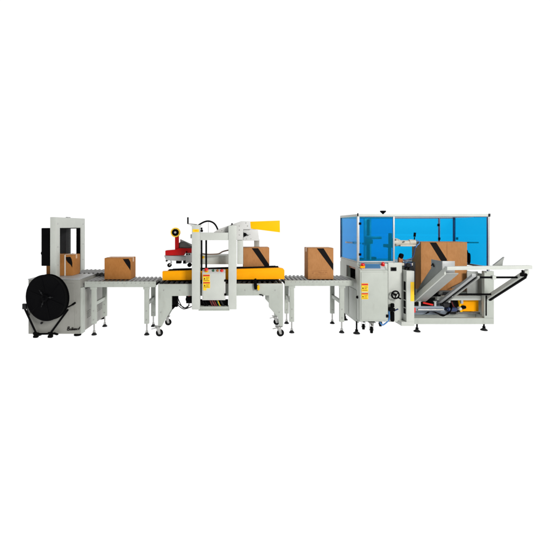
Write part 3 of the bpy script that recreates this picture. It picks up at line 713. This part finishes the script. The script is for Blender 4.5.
    m.tube([(X(412.6, Ya), cy, Z(242.2, Ya)), (X(415.8, Ya), cy, Z(242.2, Ya))], .036, 20)
    m.pbox(400.5, 416, 244.6, 246.4, Ya - .02, Ya + .06, .004)
    arm = m.build('opening_arm', 'cream', t)
    m = MB()
    for u, v in ((396, 239.8), (396, 244.6), (404.4, 241.8)): addisc(m, (X(u, Ya - .05), Ya - .035, Z(v, Ya - .05)), (0, 1, 0), .012, .012, .003, 0, 12)
    m.build('arm_bolt', 'darksteel', arm)
    m = MB(); m.tube([(X(415.0, Ya), cy, Z(240.5, Ya)), (X(415.2, Ya), cy, Z(237, Ya))], .008, 10); m.tube([(X(415.2, Ya), cy, Z(236.8, Ya)), (X(415.6, Ya), cy, Z(232.6, Ya))], .016, 14); m.build('arm_handle', 'black', arm)
    m = MB(); m.tube([(X(u, Ya), cy - .02, Z(v, Ya)) for u, v in ((416, 240), (418.5, 241), (419.4, 243.2), (417, 245.4), (416, 247.5))], .007, 8, 0, 5); m.build('air_hose', 'bluehose', arm)
    # small motor and drives on the deck edge
    Ym = 5.33
    m = MB(); m.pbox(399.0, 403.0, 257.5, 264.0, Ym, Ym + .05, .008); m.build('drive_motor', 'brown', t)
    m = MB(); m.lathe((X(401.6, Ym), Ym + .02, Z(256.4, Ym)), (.3, 0, 1), [(0, -.03), (.028, -.03), (.034, 0), (.03, .03), (.018, .04), (0, .042)], 16); m.build('motor_cap', 'black', t)
    m = MB(); m.pbox(405.2, 412, 262.6, 266.8, 5.26, 5.34, .008); addisc(m, (X(408, 5.25), 5.25, Z(265, 5.25)), (0, 1, 0), .03, .05, .006, 1); addisc(m, (X(411, 5.25), 5.26, Z(269, 5.25)), (0, 1, 0), .036, .06, .006, 1)
    m.pbox(406, 413.4, 267, 272, 5.27, 5.33, .006, 1); m.build('suction_drive', ['navy', 'char'], t)
    m = MB(); m.tube([(X(u, 5.3), 5.3, Z(v, 5.3)) for u, v in ((404, 261), (408, 259.6), (412.5, 257.6), (414.6, 250), (415.2, 246))], .010, 8, 0, 5); m.build('air_hose', 'navy', t)
    m = MB(); m.pbox(412.6, 415.4, 262, 300, 5.36, 5.5, .003); m.build('carton_stop', 'char', t)
    # ---- control cabinet
    Yc = 5.10; xa, xb = X(360, Yc), X(388, Yc); zb = Z(321.3, Yc)
    zk, zt2 = Z(271.2, Yc), Z(263.6, YF - .005)
    m = MB(); m.prism([(xa, Yc, zb), (xa, Yc, zk), (xa, Yc + .008, zk + .012), (xa, YF - .005, zt2), (xa, YF - .005, zb)], (xb - xa, 0, 0), .006)
    cc = m.build('control_cabinet', 'grey', t)
    m = MB(); m.box(xa + .014, xb - .014, Yc - .008, Yc + .001, zb + .018, zk - .012, .004); m.build('cabinet_door', 'grey', cc)
    d = Vector((0, YF - .005 - Yc - .008, zt2 - zk - .012)); nrm = Vector((0, -d.z, d.y)).normalized(); p0 = Vector((0, Yc + .008, zk + .012))
    m = MB(); m.prism([Vector((xa + .03, 0, 0)) + p0 + d * .05 + nrm * .001, Vector((xb - .03, 0, 0)) + p0 + d * .05 + nrm * .001, Vector((xb - .03, 0, 0)) + p0 + d * .95 + nrm * .001, Vector((xa + .03, 0, 0)) + p0 + d * .95 + nrm * .001], nrm * .004, .001); m.build('console_plate', 'white', cc)
    m = MB(); m.prism([Vector((X(365.6, Yc), 0, 0)) + p0 + d * .2 + nrm * .0055, Vector((X(381.5, Yc), 0, 0)) + p0 + d * .2 + nrm * .0055, Vector((X(381.0, 5.18), 0, 0)) + p0 + d * .86 + nrm * .0055, Vector((X(365.0, 5.18), 0, 0)) + p0 + d * .86 + nrm * .0055], nrm * .006, .002); m.build('touch_screen', 'screen', cc)
    def btn(u, s, mt, r):
        b = Vector((X(u, Yc + .12 * s + .02), 0, 0)) + p0 + d * s + nrm * .005
        m = MB(); m.lathe(b, nrm, [(0, 0), (r * 1.25, 0), (r * 1.25, .008), (0, .008)], 20); base = m.build('button_base', mt, cc)
        m = MB(); m.lathe(b, nrm, [(0, .0085), (r * .5, .0085), (r * .5, .018), (r, .022), (r * 1.05, .034), (r * .7, .042), (0, .043)], 20); m.build('emergency_stop', 'redbtn', cc)
    btn(362.4, .55, 'labely', .026); btn(382.6, .72, 'redbtn', .022)
    m = MB(); m.pbox(360.6, 365.0, 266.2, 268.0, Yc + .02, Yc + .05, .002); m.build('button_label', 'orange', cc)
    warning_label(cc, 361.4, 283.2, 6.8, 8.4, Yc - .008); warning_label(cc, 361.4, 292.8, 6.8, 6.4, Yc - .008)
    m = MB(); m.lathe((xa - .001, Yc + .09, Z(297, 5.2)), (1, 0, 0), [(0, -.02), (.014, -.02), (.02, -.008), (.02, .002), (0, .002)], 16); m.build('lock', 'black', cc)
    m = MB(); m.pbox(386.2, 388.6, 314.6, 317.6, Yc - .016, Yc - .0085, .003); m.build('lock', 'black', cc)
    for u, y, s in ((363.5, 5.45, .9), (371.6, 5.26, 1.05), (380.5, 5.62, .9)):
        c = caster(t, X(u, y), y, zb if y < 5.2 else .164, .045 * s, 1.3)
    # ---- handwheel
    m = MB(); c = Vector((X(395.4, 5.19), 5.19, Z(294.8, 5.19))); R = .050
    m.lathe(c, (0, 1, .0), [(R + .011 * math.cos(a), .011 * math.sin(a)) for a in [k * PI / 4 for k in range(8)]], 32)
    for k in range(3):
        a = k * 2 * PI / 3 + .5; m.tube([c, c + Vector((math.cos(a) * R, 0, math.sin(a) * R))], .0075, 8)
    addisc(m, c, (0, 1, 0), .016, .03); m.tube([c, c + Vector((0, .06, 0))], .010, 10)
    hw = m.build('handwheel', 'black', t)
    m = MB(); m.tube([c + Vector((R * .75, -.005, -R * .75)), c + Vector((R * .9, -.06, -R * .85))], .010, 10); m.build('handle', 'black', hw)
    # ---- air regulator
    Yg = 5.20
    m = MB(); x, z = X(392.4, Yg), 0
    m.lathe((x, Yg, Z(306.5, Yg)), (0, 0, 1), [(0, .045), (.02, .043), (.026, .03), (.026, -.005), (.018, -.01), (0, -.01)], 16)
    m.pbox(389.6, 395.2, 308.2, 311.6, Yg - .03, Yg + .045, .006)
    m.lathe((x, Yg, Z(316.5, Yg)), (0, 0, 1), [(0, .066), (.026, .064), (.027, -.05), (.018, -.068), (0, -.07)], 16)
    ar = m.build('air_regulator', 'black', t)
    m = MB(); m.tube([(X(394.8, Yg), Yg, Z(310.4, Yg)), (X(397.6, Yg), Yg - .02, Z(308.6, Yg))], .010, 10); m.build('valve_knob', 'navy', ar)
    m = MB(); m.tube([(X(u, 5.19), 5.19, Z(v, 5.19)) for u, v in ((389.8, 310.2), (388.9, 312.5), (389.4, 317), (388.2, 320.6), (385.4, 323.4), (382.2, 325), (380, 322))], .009, 10, 0, 6); m.build('air_hose', 'bluehose', ar)
    # ---- magazine, tilted and reaching out towards the viewer
    y0, z0, y1, z1 = 5.42, .455, 4.58, .985
    def slope(y, dz=0): return z0 + (z1 - z0) * (y0 - y) / (y0 - y1) + dz
    xl = 2.575
    mag = bpy.data.objects.new('magazine', None); COL.objects.link(mag); mag.parent = t
    for x, w, h in ((xl, .022, .088), (3.555, .05, .062)):
        up = .022 if x == xl else 0
        m = MB(); m.prism([(x, y0, slope(y0, up)), (x, y1 + .03, slope(y1 + .03, up)), (x, y1 + .03, slope(y1 + .03, up) - h), (x, y0, slope(y0, up) - h)], (w, 0, 0), .004); m.build('side_rail', 'pale', mag)
    m = MB(); m.prism([(xl + .0225, y0, slope(y0, -.046)), (xl + .0225, y1 + .03, slope(y1 + .03, -.046)), (xl + .0225, y1 + .03, slope(y1 + .03, -.058)), (xl + .0225, y0, slope(y0, -.058))], (.15, 0, 0), .002); m.build('support_plate', 'plate', mag)  # shade of the underside is put into this darker grey
    m = MB(); m.bar((xl + .002, y1, z1 - .004), (3.598, y1, z1 + .010), .058, .042, .004); m.build('end_bar', 'pale', mag)
    m = MB(); x = 2.93; m.prism([(x, 5.40, slope(5.40, -.04)), (x, 4.64, slope(4.64, -.04)), (x, 4.64, slope(4.64, -.075)), (x, 5.40, slope(5.40, -.075))], (.05, 0, 0), .003); m.build('slide_rail', 'alu', mag)
    m = MB(); m.prism([(x + .0505, 5.40, slope(5.40, -.06)), (x + .0505, 4.66, slope(4.66, -.06)), (x + .0505, 4.66, slope(4.66, -.085)), (x + .0505, 5.40, slope(5.40, -.085))], (.012, 0, 0), .002); m.build('feed_chain', 'black', mag)
    m = MB(); m.prism([(3.585, 5.42, slope(5.42, -.0635)), (3.585, 4.66, slope(4.66, -.0635)), (3.585, 4.66, slope(4.66, -.085)), (3.585, 5.42, slope(5.42, -.085))], (.03, 0, 0), .003); m.build('feed_chain', 'black', mag)
    m = MB(); x = 3.035; m.prism([(x, 5.40, slope(5.40, -.035)), (x, 4.70, slope(4.70, -.035)), (x, 4.70, slope(4.70, -.065)), (x, 5.40, slope(5.40, -.065))], (.03, 0, 0), .003); m.build('slide_rail', 'plate', mag)
    m = MB(); m.box(2.90, 3.55, 5.37, 5.43, .440, .500, .004); m.build('lower_bar', 'pale', mag)
    for y, dz, xa_ in ((4.74, -.035, 2.96), (5.22, -.03, 2.98)):
        m = MB(); m.tube([(xa_, y, slope(y, dz)), (3.555, y, slope(y, dz))], .013, 12); m.build('spindle', 'black', mag)
    for x, y in ((3.26, 4.74), (3.0, 5.22)):
        m = MB(); m.box(x - .022, x + .022, y - .022, y + .022, slope(y, -.06), slope(y, -.01), .006); m.build('slide_block', 'pale', mag)
    # upright side guide above the near rail, with a return facing the front
    m = MB(); gxp = 2.632
    m.prism([(gxp, 5.42, slope(5.42, .005)), (gxp, 5.42, slope(5.42, .10)), (gxp, 5.30, Z(284, 5.3)), (gxp, 5.02, Z(268, 5.02)), (gxp, 5.02, Z(259.3, 5.02)), (gxp, 4.76, Z(259.3, 5.02)), (gxp, 4.76, slope(4.76, .005))], (.006, 0, 0), .001)
    m.box(gxp + .0065, gxp + .16, 4.76, 4.766, slope(4.766, -.02), Z(259.3, 5.02), .001, 1)
    sg = m.build('side_guide', ['plate', 'alu'], mag)
    m = MB(); m.tube([(gxp - .012, 4.99, .97), (gxp - .012, 4.96, 1.0), (gxp - .012, 4.93, .96)], .008, 8); m.build('hook', 'char', sg)
    m = MB(); m.ppoly([(493.6, 265.6), (504.6, 257.0), (503.2, 261), (502.6, 265.6)], 4.615, 4.645, .002); m.build('side_guide', 'plate', mag)
    m = MB(); c = Vector((X(523.4, 4.6), 4.60, Z(274.8, 4.6)))
    m.lathe(c, (1, -.3, -.2), [(0, -.03), (.022, -.03), (.026, -.01), (.018, .01), (.026, .022), (.022, .034), (0, .036)], 12); m.tube([c, c + Vector((.01, .03, .05))], .012, 10); m.build('locking_knob', 'black', mag)
    m = MB(); c = (X(440, 5.3), 5.30, Z(292.6, 5.3)); addisc(m, c, (1, 0, 0), .028, .05, .005); m.build('hinge_block', 'darksteel', mag)
    m = MB(); m.pbox(428, 441, 291.8, 296.6, 5.34, 5.42, .010); m.build('hinge_shaft', 'black', mag)
    # ---- lower interior
    m = MB(); m.box(2.56, 3.0, 5.37, 5.42, .285, .355, .004); m.box(2.56, 3.12, 5.44, 5.5, .22, .285, .004); m.build('drive_beam', 'bluegrey', t)
    m = MB(); m.box(2.56, 2.86, 5.38, 5.44, .372, .40, .004); m.build('pusher', 'black', t)
    m = MB(); m.tube([(2.70, 5.375, .405), (2.84, 5.375, .375)], .012, 10); m.build('red_air_hose', 'redbtn', t)
    m = MB(); m.box(2.565, 2.585, 5.35, 5.368, .27, .34, .003); m.build('reflector', 'redbtn', t)
    m = MB(); m.box(2.585, 3.59, 5.70, 5.74, .2005, .43, .004); m.build('inner_panel', 'char', t)
    for a, b, z_, mt in ((2.95, 3.05, .42, 'bluegrey'), (3.055, 3.10, .44, 'navy'), (3.11, 3.22, .40, 'char')):
        m = MB(); m.box(a, b, 5.5, 5.6, .25, z_, .006); m.build('valve_block', mt, t)
    for k in range(3):
        m = MB(); m.tube([(X(u, 5.37), 5.38 + .02 * k, Z(v, 5.37)) for u, v in ((426 + 2 * k, 314), (431, 311.6 - k), (438, 313.4), (445, 315 + k), (450, 313), (452.5, 306), (449 + 2 * k, 299))], .007, 8, 0, 6); m.build('cable', 'black', t)
    m = MB(); m.tube([(3.16, 5.48, .41), (3.19, 5.47, .33), (3.24, 5.46, .28)], .01, 8, 0, 4); m.build('cable', 'wine', t)
    m = MB(); m.box(X(460.6, 5.45), X(478.6, 5.45), 5.45, 5.47, Z(311.4, 5.45), Z(296, 5.45), .003); m.ppoly([(457.4, 296), (460, 296), (462.6, 312), (460.4, 312)], 5.43, 5.446, .002, 1)
    m.build('chain_guard', ['orange', 'yellow'], t)
    m = MB(); m.lathe((X(459.6, 5.4), 5.40, Z(308.6, 5.4)), (0, 1, 0), [(0, -.03), (.02, -.028), (.026, -.01), (.026, .02), (0, .02)], 16); m.build('guide_wheel', 'cream', t)
    m = MB(); m.box(3.36, 3.515, 5.43, 5.448, .50, .84, .003); m.build('inner_plate', 'plate', t)
    m = MB(); m.bar((3.15, 5.46, .60), (3.48, 5.42, .78), .03, .016, .003); m.build('tie_strut', 'darksteel', t)
    for pts, r, mt in (((2.62, 5.36, .31), (2.98, 5.36, .31)), .012, 'steel'), (((2.70, 5.52, .46), (3.40, 5.52, .46)), .015, 'darksteel'), (((3.20, 5.43, .245), (3.54, 5.43, .245)), .011, 'darksteel'):
        m = MB(); m.tube(pts, r, 12); m.build('guide_rod', mt, t)
    for x, y, z, r, l, mt in ((3.02, 5.40, .37, .04, .10, 'char'), (3.13, 5.42, .30, .032, .14, 'navy'), (2.74, 5.40, .335, .022, .2, 'darksteel'), (3.30, 5.43, .33, .026, .07, 'black')):
        m = MB(); m.lathe((x, y, z), (1, 0, .0), [(0, -l / 2), (r * .5, -l / 2), (r * .5, -l / 2 + .012), (r, -l / 2 + .014), (r, l / 2 - .02), (r * .8, l / 2), (0, l / 2)], 20); m.build('air_cylinder', mt, t)
    for x, z in ((2.64, .40), (2.86, .40), (3.06, .455), (3.24, .44)):
        m = MB(); m.box(x, x + .03, 5.372, 5.40, z - .05, z + .02, .004); m.box(x - .012, x + .042, 5.374, 5.398, z + .0205, z + .028, .002); m.build('bracket', 'alu', t)
    # ---- suction head right of the carton, rod above it
    m = MB(); c = Vector((X(468.8, 5.62), 5.62, Z(258.4, 5.62)))
    m.lathe(c, (.85, -.5, 0), [(.055 + .03 * math.cos(a), .022 * math.sin(a)) for a in [k * PI / 4 for k in range(8)]], 28); m.tube([c, c + Vector((-.02, .02, .12))], .014, 8); m.build('suction_wheel', 'black', t)
    m = MB(); m.tube([(X(458, 5.7), 5.70, Z(242.5, 5.7)), (X(478.4, 5.7), 5.70, Z(242.6, 5.7))], .010, 10); m.build('guide_rod', 'darksteel', t)
    m = MB(); m.box(2.77, 3.45, 5.58, 5.80, .52, .548, .003); m.box(2.9, 3.3, 5.55, 5.70, .2005, .52, .004, 1); m.build('carton_table', ['alu', 'char'], t)
    # ---- levelling feet
    for x, y in ((X(356.6, 5.262), 5.262), (3.60, 5.43), (X(417, 5.36), 5.36), (XL + .06, YB - .02), (3.58, YB - .02)):
        levelling_foot(t, x, y, .17, .046, .011, 'black')
    return t
case_erector()
# the carton being opened
def big_carton():
    y0 = 5.52; x0, x1 = X(421, y0), X(467.2, y0)
    def seam(t):
        m = MB(); x = X(447, y0); m.box(x - .003, x + .003, y0 - .0016, y0, .56, 1.25, 0); m.build('seam', 'fade', t)
    carton('largest brown carton with black stripe, held inside the blue windowed machine',
           x0, x1, y0, 5.80, .555, 1.257, [(429.6, 242.5), (436.2, 242.5), (449.5, 263.5), (449.5, 274), (444.5, 266.5)], None, seam)
big_carton()

# ================================================================ camera, light
cd = bpy.data.cameras.new('camera'); cam = bpy.data.objects.new('camera', cd); COL.objects.link(cam)
cam.location = (0, 0, H); cam.rotation_euler = (PI / 2, 0, 0)
cd.sensor_width = 36; cd.sensor_fit = 'HORIZONTAL'; cd.lens = 36 * F / 550
cd.shift_x = (275 - CU) / 550; cd.shift_y = -(275 - CV) / 550
cd.clip_start = .05; cd.clip_end = 500
SC.camera = cam

w = bpy.data.worlds.new('World'); SC.world = w; w.use_nodes = True
N = w.node_tree.nodes; L = w.node_tree.links
bg = N['Background']; bg.inputs[0].default_value = (1, 1, 1, 1)
tc = N.new('ShaderNodeTexCoord'); sx = N.new('ShaderNodeSeparateXYZ'); L.new(tc.outputs['Generated'], sx.inputs[0])
a = N.new('ShaderNodeMapRange'); a.inputs['From Min'].default_value = -.2; a.inputs['From Max'].default_value = .35
a.inputs['To Min'].default_value = .26; a.inputs['To Max'].default_value = 1.06; L.new(sx.outputs['Y'], a.inputs['Value'])
b = N.new('ShaderNodeMath'); b.operation = 'LESS_THAN'; b.inputs[1].default_value = -.02; L.new(sx.outputs['Z'], b.inputs[0])
mx = N.new('ShaderNodeMix'); mx.data_type = 'FLOAT'; L.new(b.outputs[0], mx.inputs[0]); L.new(a.outputs[0], mx.inputs[2]); mx.inputs[3].default_value = 1.22  # bright lower half, added to shine up through the floor sheet
L.new(mx.outputs[0], bg.inputs[1])

def area(loc, aim, size, power, col=(1, 1, 1)):
    d = bpy.data.lights.new('studio_lamp', 'AREA'); d.shape = 'RECTANGLE'; d.size, d.size_y = size; d.energy = power; d.color = col
    o = bpy.data.objects.new('studio_lamp', d); COL.objects.link(o); o.location = loc
    o.rotation_euler = (Vector(aim) - Vector(loc)).to_track_quat('-Z', 'Y').to_euler()
area((5.6, -4.0, 5.4), (.3, 5.4, .7), (3.0, 2.6), 1180, (1, .985, .96))

SC.view_settings.view_transform = 'Standard'; SC.view_settings.look = 'None'; SC.view_settings.exposure = 0; SC.view_settings.gamma = 1
SC.render.engine = 'CYCLES'
SC.cycles.max_bounces = 10; SC.cycles.transparent_max_bounces = 12
SC.cycles.use_denoising = True
